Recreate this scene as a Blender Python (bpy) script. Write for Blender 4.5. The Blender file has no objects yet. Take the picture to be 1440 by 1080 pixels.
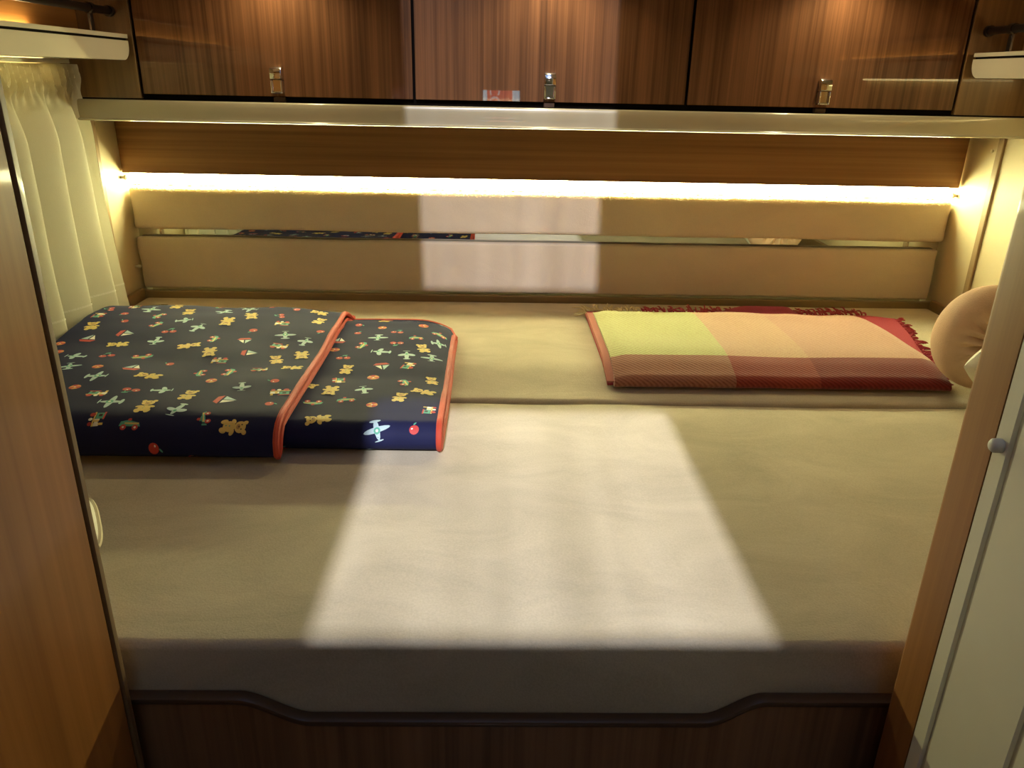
import bpy, bmesh, math, random
from mathutils import Vector, Matrix, noise
random.seed(7)
C = bpy.context.scene.collection
WL = {}

# ------------------------------------------------------------------ helpers
def link(o, parent=None, loc=(0, 0, 0)):
    C.objects.link(o)
    loc = Vector(loc)
    WL[o.name] = loc
    if parent:
        o.parent = parent
        o.location = loc - WL[parent.name]
    else:
        o.location = loc
    return o

def tag(o, label=None, cat=None, group=None, kind=None):
    if label: o['label'] = label
    if cat: o['category'] = cat
    if group: o['group'] = group
    if kind: o['kind'] = kind
    return o

def thing(name, label, cat, loc, group=None):
    o = bpy.data.objects.new(name, None)
    o.empty_display_size = .05
    link(o, None, loc)
    return tag(o, label, cat, group)

def obj(name, bm, mats, parent=None, loc=None, smooth=True):
    """links the bmesh (built in world coordinates) as one mesh object"""
    if loc is None:
        if parent: loc = WL[parent.name]
        else:
            bb = [min(v.co[i] for v in bm.verts) for i in range(3)], [max(v.co[i] for v in bm.verts) for i in range(3)]
            loc = ((bb[0][0] + bb[1][0]) / 2, (bb[0][1] + bb[1][1]) / 2, bb[0][2])
    loc = Vector(loc)
    bmesh.ops.translate(bm, verts=bm.verts, vec=-loc)
    me = bpy.data.meshes.new(name)
    bm.to_mesh(me); bm.free()
    for m in (mats if isinstance(mats, (list, tuple)) else [mats]): me.materials.append(m)
    for p in me.polygons: p.use_smooth = smooth
    if smooth:
        try: me.set_sharp_from_angle(angle=math.radians(40))
        except Exception: pass
    o = bpy.data.objects.new(name, me)
    return link(o, parent, loc)

def struct(name, bm, m, label=None, parent=None):
    o = obj(name, bm, m, parent, smooth=False)
    o['kind'] = 'structure'
    return o

def add_box(bm, lo, hi, bev=0, seg=2, mi=0):
    lo = Vector(lo); hi = Vector(hi)
    r = bmesh.ops.create_cube(bm, size=1)
    vs = r['verts']
    for v in vs: v.co = Vector([lo[i] + (v.co[i] + .5) * (hi[i] - lo[i]) for i in range(3)])
    fs = set(f for v in vs for f in v.link_faces)
    for f in fs: f.material_index = mi
    if bev:
        es = list(set(e for v in vs for e in v.link_edges))
        rr = bmesh.ops.bevel(bm, geom=es, offset=bev, segments=seg, profile=.5, affect='EDGES')
        for f in rr['faces']: f.material_index = mi
    return bm

def bx(lo, hi, bev=0, seg=2):
    return add_box(bmesh.new(), lo, hi, bev, seg)

def add_prism(bm, pts, axis, a, b, mi=0):
    """2-D outline extruded along axis. axis 0: pts=(y,z); 1: pts=(x,z); 2: pts=(x,y)"""
    def co(p, t):
        return {0: (t, p[0], p[1]), 1: (p[0], t, p[1]), 2: (p[0], p[1], t)}[axis]
    A = [bm.verts.new(co(p, a)) for p in pts]
    B = [bm.verts.new(co(p, b)) for p in pts]
    n = len(pts); fs = []
    for i in range(n):
        fs.append(bm.faces.new((A[i], A[(i + 1) % n], B[(i + 1) % n], B[i])))
    fs.append(bm.faces.new(A[::-1])); fs.append(bm.faces.new(B))
    for f in fs: f.material_index = mi
    bmesh.ops.recalc_face_normals(bm, faces=fs)
    return bm

def add_tube(bm, pts, rad, n=10, mi=0, cap=True, flat=None):
    pts = [Vector(p) for p in pts]
    rads = rad if isinstance(rad, (list, tuple)) else [rad] * len(pts)
    rings = []
    t0 = (pts[1] - pts[0]).normalized()
    up = Vector((0, 0, 1)) if abs(t0.z) < .9 else Vector((1, 0, 0))
    u = t0.cross(up).normalized()
    for i, p in enumerate(pts):
        t = (pts[min(i + 1, len(pts) - 1)] - pts[max(i - 1, 0)])
        t = t.normalized() if t.length > 1e-9 else t0
        u = (u - t * u.dot(t)).normalized()
        w = t.cross(u)
        rings.append([bm.verts.new(p + (u * math.cos(2 * math.pi * k / n) * (flat or 1) + w * math.sin(2 * math.pi * k / n)) * rads[i]) for k in range(n)])
    fs = []
    for a, b in zip(rings, rings[1:]):
        for k in range(n): fs.append(bm.faces.new((a[k], a[(k + 1) % n], b[(k + 1) % n], b[k])))
    if cap:
        fs.append(bm.faces.new(rings[0][::-1])); fs.append(bm.faces.new(rings[-1]))
    for f in fs: f.material_index = mi
    bmesh.ops.recalc_face_normals(bm, faces=fs)
    return bm

def soft_box(lo, hi, r, n=(20, 8, 4), disp=None):
    """box with round edges and dense faces, so cloth wrinkles can be modelled"""
    bm = bmesh.new()
    def axis(a, b, k, rr):
        rr = min(rr, (b - a) / 2 - 1e-4)
        e = [a, a + .12 * rr, a + .35 * rr, a + .65 * rr]
        mid = [a + rr + (b - a - 2 * rr) * i / k for i in range(k + 1)]
        return e + mid + [b - .65 * rr, b - .35 * rr, b - .12 * rr, b]
    ax = [axis(lo[i], hi[i], n[i], r) for i in range(3)]
    cache = {}
    def V(i, j, k):
        key = (i, j, k)
        if key not in cache:
            p = Vector((ax[0][i], ax[1][j], ax[2][k]))
            q = Vector([min(max(p[m], lo[m] + min(r, (hi[m] - lo[m]) / 2 - 1e-4)), hi[m] - min(r, (hi[m] - lo[m]) / 2 - 1e-4)) for m in range(3)])
            d = p - q
            if d.length > 1e-7: p = q + d.normalized() * r if sum(abs(c) > 1e-6 for c in d) > 1 else p
            if disp: p = p + Vector(disp(p))
            cache[key] = bm.verts.new(p)
        return cache[key]
    N = [len(a) - 1 for a in ax]
    for s in (0, N[0]):
        for j in range(N[1]):
            for k in range(N[2]): bm.faces.new((V(s, j, k), V(s, j + 1, k), V(s, j + 1, k + 1), V(s, j, k + 1)))
    for s in (0, N[1]):
        for i in range(N[0]):
            for k in range(N[2]): bm.faces.new((V(i, s, k), V(i + 1, s, k), V(i + 1, s, k + 1), V(i, s, k + 1)))
    for s in (0, N[2]):
        for i in range(N[0]):
            for j in range(N[1]): bm.faces.new((V(i, j, s), V(i + 1, j, s), V(i + 1, j + 1, s), V(i, j + 1, s)))
    bmesh.ops.recalc_face_normals(bm, faces=bm.faces)
    return bm

def smooth01(t):
    t = min(max(t, 0), 1); return t * t * (3 - 2 * t)

def nz(x, y, z=0): return noise.noise(Vector((x, y, z)))

# ------------------------------------------------------------------ materials
def new_mat(name):
    m = bpy.data.materials.new(name); m.use_nodes = True
    nt = m.node_tree
    return m, nt, nt.nodes['Principled BSDF']

def N(nt, kind, **kw):
    n = nt.nodes.new(kind)
    for k, v in kw.items():
        if k.startswith('i_'): n.inputs[k[2:].replace('_', ' ')].default_value = v
        else: setattr(n, k, v)
    return n

def plain(name, col, rough=.5, metal=0, coat=0, bump=0, bscale=200, emit=0, spec=.5):
    m, nt, b = new_mat(name)
    b.inputs['Roughness'].default_value = rough
    b.inputs['Metallic'].default_value = metal
    b.inputs['Coat Weight'].default_value = coat
    b.inputs['Coat Roughness'].default_value = .06
    b.inputs['Specular IOR Level'].default_value = spec
    tc = N(nt, 'ShaderNodeTexCoord')
    nse = N(nt, 'ShaderNodeTexNoise', i_Scale=14.0, i_Detail=3.0)
    nt.links.new(tc.outputs['Object'], nse.inputs['Vector'])
    mx = N(nt, 'ShaderNodeMix', data_type='RGBA')
    mx.inputs['A'].default_value = (*[c * .93 for c in col], 1); mx.inputs['B'].default_value = (*[min(1, c * 1.05) for c in col], 1)
    nt.links.new(nse.outputs['Fac'], mx.inputs['Factor'])
    nt.links.new(mx.outputs['Result'], b.inputs['Base Color'])
    if bump:
        n2 = N(nt, 'ShaderNodeTexNoise', i_Scale=float(bscale), i_Detail=4.0)
        nt.links.new(tc.outputs['Object'], n2.inputs['Vector'])
        bp = N(nt, 'ShaderNodeBump', i_Strength=bump, i_Distance=.002)
        nt.links.new(n2.outputs['Fac'], bp.inputs['Height']); nt.links.new(bp.outputs['Normal'], b.inputs['Normal'])
    if emit:
        b.inputs['Emission Color'].default_value = (*col, 1); b.inputs['Emission Strength'].default_value = emit
    return m

def wood(name, dark, light, grain, rough=.25, coat=.6, fine=150, seed=0., spec=.5, rings=0.):
    """grain = axis index along which the grain runs"""
    m, nt, b = new_mat(name)
    tc = N(nt, 'ShaderNodeTexCoord')
    def mapped(across, along, off):
        mp = N(nt, 'ShaderNodeMapping')
        s = [across] * 3; s[grain] = along
        mp.inputs['Scale'].default_value = s; mp.inputs['Location'].default_value = (off, off * .7, off * 1.3)
        nt.links.new(tc.outputs['Object'], mp.inputs['Vector'])
        return mp
    m1 = mapped(fine, fine * .012, seed); m2 = mapped(fine * .22, fine * .006, seed + 3); m3 = mapped(6, .8, seed + 9)
    n1 = N(nt, 'ShaderNodeTexNoise', i_Scale=1.0, i_Detail=4.0, i_Roughness=.6)
    n2 = N(nt, 'ShaderNodeTexNoise', i_Scale=1.0, i_Detail=3.0, i_Distortion=.6)
    n3 = N(nt, 'ShaderNodeTexNoise', i_Scale=1.0, i_Detail=2.0)
    for a, c in ((m1, n1), (m2, n2), (m3, n3)): nt.links.new(a.outputs['Vector'], c.inputs['Vector'])
    def math_(op, a, bb):
        k = N(nt, 'ShaderNodeMath', operation=op)
        for i, v in enumerate((a, bb)):
            if isinstance(v, float): k.inputs[i].default_value = v
            else: nt.links.new(v, k.inputs[i])
        return k.outputs[0]
    s = math_('ADD', math_('MULTIPLY', n1.outputs['Fac'], .45), math_('MULTIPLY', n2.outputs['Fac'], .4))
    s = math_('ADD', s, math_('MULTIPLY', n3.outputs['Fac'], .25))
    if rings:
        m4 = mapped(rings, rings * .09, seed + 5)
        w = N(nt, 'ShaderNodeTexWave', i_Scale=1.0, i_Distortion=11.0, i_Detail=3.0)
        w.inputs['Detail Scale'].default_value = .6
        w.bands_direction = 'Z'
        nt.links.new(m4.outputs['Vector'], w.inputs['Vector'])
        s = math_('ADD', math_('MULTIPLY', s, .86), math_('MULTIPLY', w.outputs['Fac'], .13))
    cr = N(nt, 'ShaderNodeValToRGB')
    cr.color_ramp.elements[0].position = .38; cr.color_ramp.elements[0].color = (*dark, 1)
    cr.color_ramp.elements[1].position = .68; cr.color_ramp.elements[1].color = (*light, 1)
    nt.links.new(s, cr.inputs['Fac'])
    nt.links.new(cr.outputs['Color'], b.inputs['Base Color'])
    b.inputs['Roughness'].default_value = rough
    b.inputs['Specular IOR Level'].default_value = spec
    b.inputs['Coat Weight'].default_value = coat
    b.inputs['Coat Roughness'].default_value = .015 if coat > .8 else .05
    return m

def suede(name, col, mott=.17, sheen=.35, streak=0):
    m, nt, b = new_mat(name)
    tc = N(nt, 'ShaderNodeTexCoord')
    mp = N(nt, 'ShaderNodeMapping'); mp.inputs['Scale'].default_value = (5, 9, 9)
    nt.links.new(tc.outputs['Object'], mp.inputs['Vector'])
    n1 = N(nt, 'ShaderNodeTexNoise', i_Scale=1.0, i_Detail=5.0, i_Roughness=.6, i_Distortion=.8)
    nt.links.new(mp.outputs['Vector'], n1.inputs['Vector'])
    n2 = N(nt, 'ShaderNodeTexNoise', i_Scale=420.0, i_Detail=3.0)
    nt.links.new(tc.outputs['Object'], n2.inputs['Vector'])
    ad = N(nt, 'ShaderNodeMath', operation='MULTIPLY_ADD'); ad.inputs[1].default_value = .5
    nt.links.new(n2.outputs['Fac'], ad.inputs[0]); nt.links.new(n1.outputs['Fac'], ad.inputs[2])
    mr = N(nt, 'ShaderNodeMapRange'); mr.inputs['From Min'].default_value = .5; mr.inputs['From Max'].default_value = 1.0
    nt.links.new(ad.outputs[0], mr.inputs['Value'])
    mx = N(nt, 'ShaderNodeMix', data_type='RGBA')
    mx.inputs['A'].default_value = (*[c * (1 - mott) for c in col], 1)
    mx.inputs['B'].default_value = (*[min(1, c * (1 + mott)) for c in col], 1)
    nt.links.new(mr.outputs['Result'], mx.inputs['Factor'])
    nt.links.new(mx.outputs['Result'], b.inputs['Base Color'])
    bp = N(nt, 'ShaderNodeBump', i_Strength=.35, i_Distance=.0012)
    nt.links.new(n2.outputs['Fac'], bp.inputs['Height'])
    bp2 = N(nt, 'ShaderNodeBump', i_Strength=.25, i_Distance=.006)
    nt.links.new(n1.outputs['Fac'], bp2.inputs['Height']); nt.links.new(bp.outputs['Normal'], bp2.inputs['Normal'])
    nt.links.new(bp2.outputs['Normal'], b.inputs['Normal'])
    b.inputs['Roughness'].default_value = .9
    b.inputs['Specular IOR Level'].default_value = .15
    b.inputs['Sheen Weight'].default_value = sheen
    b.inputs['Sheen Roughness'].default_value = .4
    b.inputs['Sheen Tint'].default_value = (*[min(1, c * 1.3) for c in col], 1)
    return m

def pane_mat(name, tint, streaks=False):
    """clear acrylic: passes light straight on, tinted, with a faint reflection"""
    m, nt, b = new_mat(name)
    out = [n for n in nt.nodes if n.type == 'OUTPUT_MATERIAL'][0]
    tr = N(nt, 'ShaderNodeBsdfTransparent'); tr.inputs['Color'].default_value = (*tint, 1)
    gl = N(nt, 'ShaderNodeBsdfGlossy'); gl.inputs['Roughness'].default_value = .02
    fc_ = N(nt, 'ShaderNodeLayerWeight'); fc_.inputs['Blend'].default_value = .5
    pw_ = N(nt, 'ShaderNodeMath', operation='POWER'); pw_.inputs[1].default_value = 5.0
    nt.links.new(fc_.outputs['Facing'], pw_.inputs[0])
    lw = N(nt, 'ShaderNodeMath', operation='MULTIPLY_ADD'); lw.inputs[1].default_value = .9; lw.inputs[2].default_value = .03
    nt.links.new(pw_.outputs[0], lw.inputs[0])
    mix = N(nt, 'ShaderNodeMixShader')
    nt.links.new(lw.outputs[0], mix.inputs[0]); nt.links.new(tr.outputs[0], mix.inputs[1]); nt.links.new(gl.outputs[0], mix.inputs[2])
    nt.links.new(mix.outputs[0], out.inputs['Surface'])
    if streaks:  # streaks in the tint put bands of light into the sun patches
        tc = N(nt, 'ShaderNodeTexCoord')
        mp = N(nt, 'ShaderNodeMapping'); mp.inputs['Scale'].default_value = (13, .35, .35); mp.inputs['Location'].default_value = (streaks, 0, 0)
        nt.links.new(tc.outputs['Object'], mp.inputs['Vector'])
        n1 = N(nt, 'ShaderNodeTexNoise', i_Scale=1.0, i_Detail=3.0, i_Roughness=.55)
        nt.links.new(mp.outputs['Vector'], n1.inputs['Vector'])
        cr = N(nt, 'ShaderNodeValToRGB')
        cr.color_ramp.elements[0].position = .3; cr.color_ramp.elements[0].color = (*[c * .78 for c in tint], 1)
        cr.color_ramp.elements[1].position = .7; cr.color_ramp.elements[1].color = (*tint, 1)
        nt.links.new(n1.outputs['Fac'], cr.inputs['Fac'])
        nt.links.new(cr.outputs['Color'], tr.inputs['Color'])
    return m

LED = (.95, .93, .47)
M = {}
M['door'] = wood('walnut_gloss', (.050, .020, .0085), (.21, .092, .040), 2, rough=.55, coat=.9, fine=150, seed=2, spec=.15)
M['side_wood'] = wood('oak_side', (.10, .050, .018), (.23, .125, .048), 2, rough=.35, coat=.25, fine=120, seed=4)
M['strip_wood'] = wood('walnut_strip', (.15, .066, .024), (.34, .17, .066), 0, rough=.5, coat=.06, fine=70, seed=1, spec=.2)
M['wardrobe'] = wood('cherry_wardrobe', (.21, .082, .020), (.35, .145, .040), 2, rough=.42, coat=.18, spec=.3, fine=90, seed=6)
M['post'] = wood('cherry_post', (.22, .088, .024), (.34, .15, .042), 2, rough=.5, coat=.05, spec=.3, fine=110, seed=8)
M['base'] = wood('walnut_base', (.12, .056, .025), (.32, .165, .08), 2, rough=.4, coat=.15, fine=110, seed=11)
M['shelf_wood'] = wood('oak_shelf_back', (.42, .19, .05), (.60, .31, .10), 1, rough=.4, coat=.2, fine=80, seed=3)
M['dark'] = plain('gap_dark', (.006, .004, .003), .85, spec=.08)  # near-black laid into gaps between parts, stands in for their shade
M['edging'] = plain('wardrobe_edging', (.17, .10, .045), .45, coat=.1)
M['base_edge'] = plain('base_edging', (.085, .045, .024), .45, coat=.08)
M['cream'] = plain('cream_rail', (.46, .41, .29), .25, coat=1)
M['shelf'] = plain('cream_shelf', (.66, .61, .46), .3, coat=.4)
M['wall'] = plain('wall_board', (.62, .52, .32), .55, bump=.15, bscale=60)
M['wall_trim'] = plain('wall_trim_brown', (.30, .20, .10), .5)
M['white'] = plain('white_door', (.74, .71, .59), .5)
M['groove'] = plain('door_groove', (.56, .53, .43), .6)
M['chrome'] = plain('chrome', (.85, .85, .85), .08, 1)
M['bronze'] = plain('dark_bronze', (.020, .013, .010), .35, .2, coat=.2)
M['suede'] = suede('beige_suede', (.49, .43, .32))
M['suede_back'] = suede('beige_suede_backrest', (.67, .55, .40), .06, .15)
M['board'] = plain('bed_board', (.24, .16, .075), .45)
M['mirror'] = plain('mirror_glass', (.60, .62, .60), .015, 1)
M['led'] = plain('led_diffuser', LED, .5, emit=84)
M['led_small'] = plain('led_small_diffuser', (1, .80, .36), .5, emit=9)
M['led_up'] = plain('led_up_diffuser', (1, .72, .32), .5, emit=17)
M['navy'] = None
M['binding'] = plain('red_binding', (.50, .055, .025), .6, bump=.3, bscale=600)
M['beige_lining'] = plain('beige_lining', (.40, .30, .13), .8)
M['floor'] = wood('floor_vinyl', (.10, .06, .03), (.22, .14, .08), 1, rough=.4, coat=.1, fine=60)
M['ceiling'] = plain('ceiling_board', (.62, .57, .46), .6)
M['plastic'] = plain('cream_plastic', (.72, .68, .55), .4)
M['plastic'].node_tree.nodes['Principled BSDF'].inputs['Subsurface Weight'].default_value = .6
M['plastic'].node_tree.nodes['Principled BSDF'].inputs['Subsurface Radius'].default_value = (.01, .009, .006)
M['knob'] = plain('grey_white_bumper', (.62, .60, .54), .4)
M['pink'] = suede('dusty_pink_velour', (.56, .38, .26), .05, .3)
M['linen'] = plain('white_linen', (.78, .75, .62), .85, bump=.25, bscale=300)
M['piping'] = plain('pillow_piping', (.55, .48, .32), .8)
M['hair'] = None

# curtain: thin cloth, lets some light through
m, nt, b = new_mat('curtain_cloth')
out = [n for n in nt.nodes if n.type == 'OUTPUT_MATERIAL'][0]
b.inputs['Base Color'].default_value = (.66, .63, .49, 1); b.inputs['Roughness'].default_value = .9
tl = N(nt, 'ShaderNodeBsdfTranslucent'); tl.inputs['Color'].default_value = (.74, .71, .52, 1)
mixs = N(nt, 'ShaderNodeMixShader'); mixs.inputs[0].default_value = .3
tc = N(nt, 'ShaderNodeTexCoord'); wv = N(nt, 'ShaderNodeTexNoise', i_Scale=700.0)
nt.links.new(tc.outputs['Object'], wv.inputs['Vector'])
bp = N(nt, 'ShaderNodeBump', i_Strength=.2, i_Distance=.001)
nt.links.new(wv.outputs['Fac'], bp.inputs['Height']); nt.links.new(bp.outputs['Normal'], b.inputs['Normal'])
nt.links.new(b.outputs[0], mixs.inputs[1]); nt.links.new(tl.outputs[0], mixs.inputs[2]); nt.links.new(mixs.outputs[0], out.inputs['Surface'])
M['curtain'] = m
m, nt, b = new_mat('suede_pile')
out = [n for n in nt.nodes if n.type == 'OUTPUT_MATERIAL'][0]
b.inputs['Base Color'].default_value = (.70, .62, .42, 1); b.inputs['Roughness'].default_value = .9
tl = N(nt, 'ShaderNodeBsdfTranslucent'); tl.inputs['Color'].default_value = (.80, .72, .46, 1)
mixs = N(nt, 'ShaderNodeMixShader'); mixs.inputs[0].default_value = .6
nt.links.new(b.outputs[0], mixs.inputs[1]); nt.links.new(tl.outputs[0], mixs.inputs[2]); nt.links.new(mixs.outputs[0], out.inputs['Surface'])
M['hair'] = m

# navy quilt cloth: satin sheen
m, nt, b = new_mat('navy_print_cloth')
tc = N(nt, 'ShaderNodeTexCoord'); ns = N(nt, 'ShaderNodeTexNoise', i_Scale=25.0, i_Detail=3.0)
nt.links.new(tc.outputs['Object'], ns.inputs['Vector'])
mx = N(nt, 'ShaderNodeMix', data_type='RGBA'); mx.inputs['A'].default_value = (.010, .012, .044, 1); mx.inputs['B'].default_value = (.014, .016, .056, 1)
nt.links.new(ns.outputs['Fac'], mx.inputs['Factor']); nt.links.new(mx.outputs['Result'], b.inputs['Base Color'])
n2 = N(nt, 'ShaderNodeTexNoise', i_Scale=900.0); nt.links.new(tc.outputs['Object'], n2.inputs['Vector'])
bp = N(nt, 'ShaderNodeBump', i_Strength=.15, i_Distance=.001); nt.links.new(n2.outputs['Fac'], bp.inputs['Height']); nt.links.new(bp.outputs['Normal'], b.inputs['Normal'])
b.inputs['Roughness'].default_value = .72; b.inputs['Sheen Weight'].default_value = .0; b.inputs['Sheen Roughness'].default_value = .5
b.inputs['Specular IOR Level'].default_value = .13
M['navy'] = m
PRINT = {k: plain('print_' + k, c, .65) for k, c in dict(
    yellow=(.66, .48, .13), tan=(.42, .24, .08), teal=(.08, .34, .24), grey=(.38, .52, .56), red=(.48, .04, .035), orange=(.66, .28, .07),
    white=(.74, .72, .64), black=(.015, .013, .012)).items()}
PK = list(PRINT)

# plaid throw: colour bands by warp and weft, fine diagonal twill
def plaid_mat(name, bx_, by, top, low, twist=True):
    m, nt, b = new_mat(name)
    tc = N(nt, 'ShaderNodeTexCoord'); sp = N(nt, 'ShaderNodeSeparateXYZ')
    nt.links.new(tc.outputs['Object'], sp.inputs[0])
    def gt(o, v):
        k = N(nt, 'ShaderNodeMath', operation='GREATER_THAN'); nt.links.new(o, k.inputs[0]); k.inputs[1].default_value = v; return k.outputs[0]
    def mix(f, a, c):
        k = N(nt, 'ShaderNodeMix', data_type='RGBA'); nt.links.new(f, k.inputs['Factor'])
        for nm, v in (('A', a), ('B', c)):
            if isinstance(v, tuple): k.inputs[nm].default_value = (*v, 1)
            else: nt.links.new(v, k.inputs[nm])
        return k.outputs['Result']
    g1 = gt(sp.outputs[0], bx_[0]); g2 = gt(sp.outputs[0], bx_[1])
    rowt = mix(g2, mix(g1, top[0], top[1]), top[2])
    rowl = mix(g2, mix(g1, low[0], low[1]), low[2])
    col = mix(gt(sp.outputs[1], by), rowl, rowt)
    w = N(nt, 'ShaderNodeTexWave', i_Scale=62.0, i_Distortion=1.0, i_Detail=1.0); w.bands_direction = 'DIAGONAL'
    nt.links.new(tc.outputs['Object'], w.inputs['Vector'])
    nf = N(nt, 'ShaderNodeTexNoise', i_Scale=260.0, i_Detail=4.0); nt.links.new(tc.outputs['Object'], nf.inputs['Vector'])
    sm = N(nt, 'ShaderNodeMath', operation='MULTIPLY'); nt.links.new(w.outputs['Fac'], sm.inputs[0]); nt.links.new(nf.outputs['Fac'], sm.inputs[1])
    dk = N(nt, 'ShaderNodeMix', data_type='RGBA', blend_type='MULTIPLY'); 
    nt.links.new(sm.outputs[0], dk.inputs['Factor']); nt.links.new(col, dk.inputs['A']); dk.inputs['B'].default_value = (.40, .16, .15, 1)
    nt.links.new(dk.outputs['Result'], b.inputs['Base Color'])
    bp = N(nt, 'ShaderNodeBump', i_Strength=.5, i_Distance=.0015); nt.links.new(sm.outputs[0], bp.inputs['Height']); nt.links.new(bp.outputs['Normal'], b.inputs['Normal'])
    b.inputs['Roughness'].default_value = .95; b.inputs['Sheen Weight'].default_value = .3; b.inputs['Specular IOR Level'].default_value = .1
    return m
M['plaid'] = plaid_mat('plaid_wool', (.45, .61), 1.41,
    ((.52, .55, .24), (.58, .39, .25), (.56, .34, .24)), ((.34, .15, .095), (.29, .052, .036), (.22, .028, .025)))
M['crimson'] = plain('crimson_wool', (.34, .032, .055), .95, bump=.5, bscale=400)
M['rose'] = plain('rose_wool', (.44, .17, .13), .95, bump=.5, bscale=400)
M['cream_wool'] = plain('cream_wool', (.62, .52, .30), .95)

# ------------------------------------------------------------------ dimensions (metres, camera stands at x=0, y=0)
WX0, WX1 = -.887, 1.113       # side walls
WB = 1.955                    # rear wall
WF = -2.0                     # front wall
ZC = 1.95                     # ceiling
T = .04
# beams of daylight: X span of the strip of light
BX0, BX1 = -.192, .300

# ------------------------------------------------------------------ setting
struct('floor', bx((WX0 - T, WF - T, -T), (WX1 + T, WB + T, 0)), M['floor'])
struct('wall_left', bx((WX0 - T, WF - T, 0), (WX0, WB + T, ZC)), M['wall'])
struct('wall_right', bx((WX1, WF - T, 0), (WX1 + T, WB + T, ZC)), M['wall'])
struct('wall_back', bx((WX0, WB, 0), (WX1, WB + T, ZC)), M['wall'])

# one sun; two unseen roof hatches added to shape its patches; narrow front window
E_SUN = math.radians(33.5)
tan_e = math.tan(E_SUN)
def up(y, z): return y - (ZC - z) / tan_e            # where a ray that lands at (y, z) passes the ceiling
ha0, ha1 = up(.654, .700), up(1.262, .700)           # hatch that lights the bed
hb0, hb1 = up(1.90, .745), up(1.70, 1.49)            # hatch that lights the backrest and the doors
hx0, hx1 = BX0 - .027, BX1 - .027
kx0, kx1 = -.208, .224
bm = bmesh.new()
Z0, Z1 = ZC, ZC + .004
for lo, hi in (((WX0, WF, Z0), (WX1, ha0, Z1)), ((WX0, ha0, Z0), (hx0, ha1, Z1)), ((hx1, ha0, Z0), (WX1, ha1, Z1)), ((WX0, ha1, Z0), (WX1, hb0, Z1)),
               ((WX0, hb0, Z0), (kx0, hb1, Z1)), ((kx1, hb0, Z0), (WX1, hb1, Z1)), ((WX0, hb1, Z0), (WX1, WB, Z1))):
    add_box(bm, lo, hi)
struct('ceiling', bm, M['ceiling'])
def hatch(name, x0, x1, y0, y1, mat):
    g = .03; a, c = Z0 - .006, Z0 - .0005
    bm = bmesh.new()
    for lo, hi in (((x0 - g, y0 - g, a), (x0, y1 + g, c)), ((x1, y0 - g, a), (x1 + g, y1 + g, c)), ((x0, y0 - g, a), (x1, y0, c)), ((x0, y1, a), (x1, y1 + g, c))):
        add_box(bm, lo, hi)
    o = struct(name, bm, M['white'])
    struct('window_pane', bx((x0 - .02, y0 - .02, Z1 + .002), (x1 + .02, y1 + .02, Z1 + .006)), mat, parent=o)
hatch('beam_hatch_1', hx0, hx1, ha0, ha1, pane_mat('hatch_acrylic', (.95, .95, .97), 1.7))
hatch('beam_hatch_2', kx0, kx1, hb0, hb1, pane_mat('hatch_dimmed_acrylic', (.60, .60, .62), .9))  # tinted to dim the beam of this added hatch
sx0, sx1, sz0, sz1 = -.108, .134, 1.085, 1.165      # narrow front window
bm = bmesh.new()
ya, yb_ = WF - T, WF - .036
for lo, hi in (((WX0, ya, 0), (WX1, yb_, sz0)), ((WX0, ya, sz1), (WX1, yb_, ZC)), ((WX0, ya, sz0), (sx0, yb_, sz1)), ((sx1, ya, sz0), (WX1, yb_, sz1))):
    add_box(bm, lo, hi)
struct('wall_front', bm, M['wall'])
g = .025; y0, y1 = WF - .0355, WF - .022
bm = bmesh.new()
for lo, hi in (((sx0 - g, y0, sz0 - g), (sx0 - .001, y1, sz1 + g)), ((sx1 + .001, y0, sz0 - g), (sx1 + g, y1, sz1 + g)), ((sx0, y0, sz0 - g), (sx1, y1, sz0 - .001)), ((sx0, y0, sz1 + .001), (sx1, y1, sz1 + g))):
    add_box(bm, lo, hi)
w3 = struct('window_3', bm, M['white'])
struct('window_pane', bx((sx0 - .004, WF - .034, sz0 - .004), (sx1 + .004, WF - .030, sz1 + .004)), pane_mat('window_acrylic', (.93, .95, .96)), parent=w3)

# brown joint strips on the side walls
struct('trim_1', bx((WX1 - .006, 1.752, .70), (WX1 + .002, 1.772, 1.16), .002), M['wall_trim'])
struct('trim_2', bx((WX0 - .002, 1.775, .70), (WX0 + .005, 1.792, 1.16), .002), M['wall_trim'])
# low boards that frame the mattress at the wall
struct('baseboard_back', bx((WX0, 1.884, .60), (WX1, 1.899, .738), .002), M['board'])
struct('baseboard_left', bx((WX0, .63, .60), (WX0 + .013, 1.884, .745), .003), M['board'])
struct('baseboard_right', bx((WX1 - .013, .63, .60), (WX1, 1.884, .745), .003), M['board'])

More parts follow.
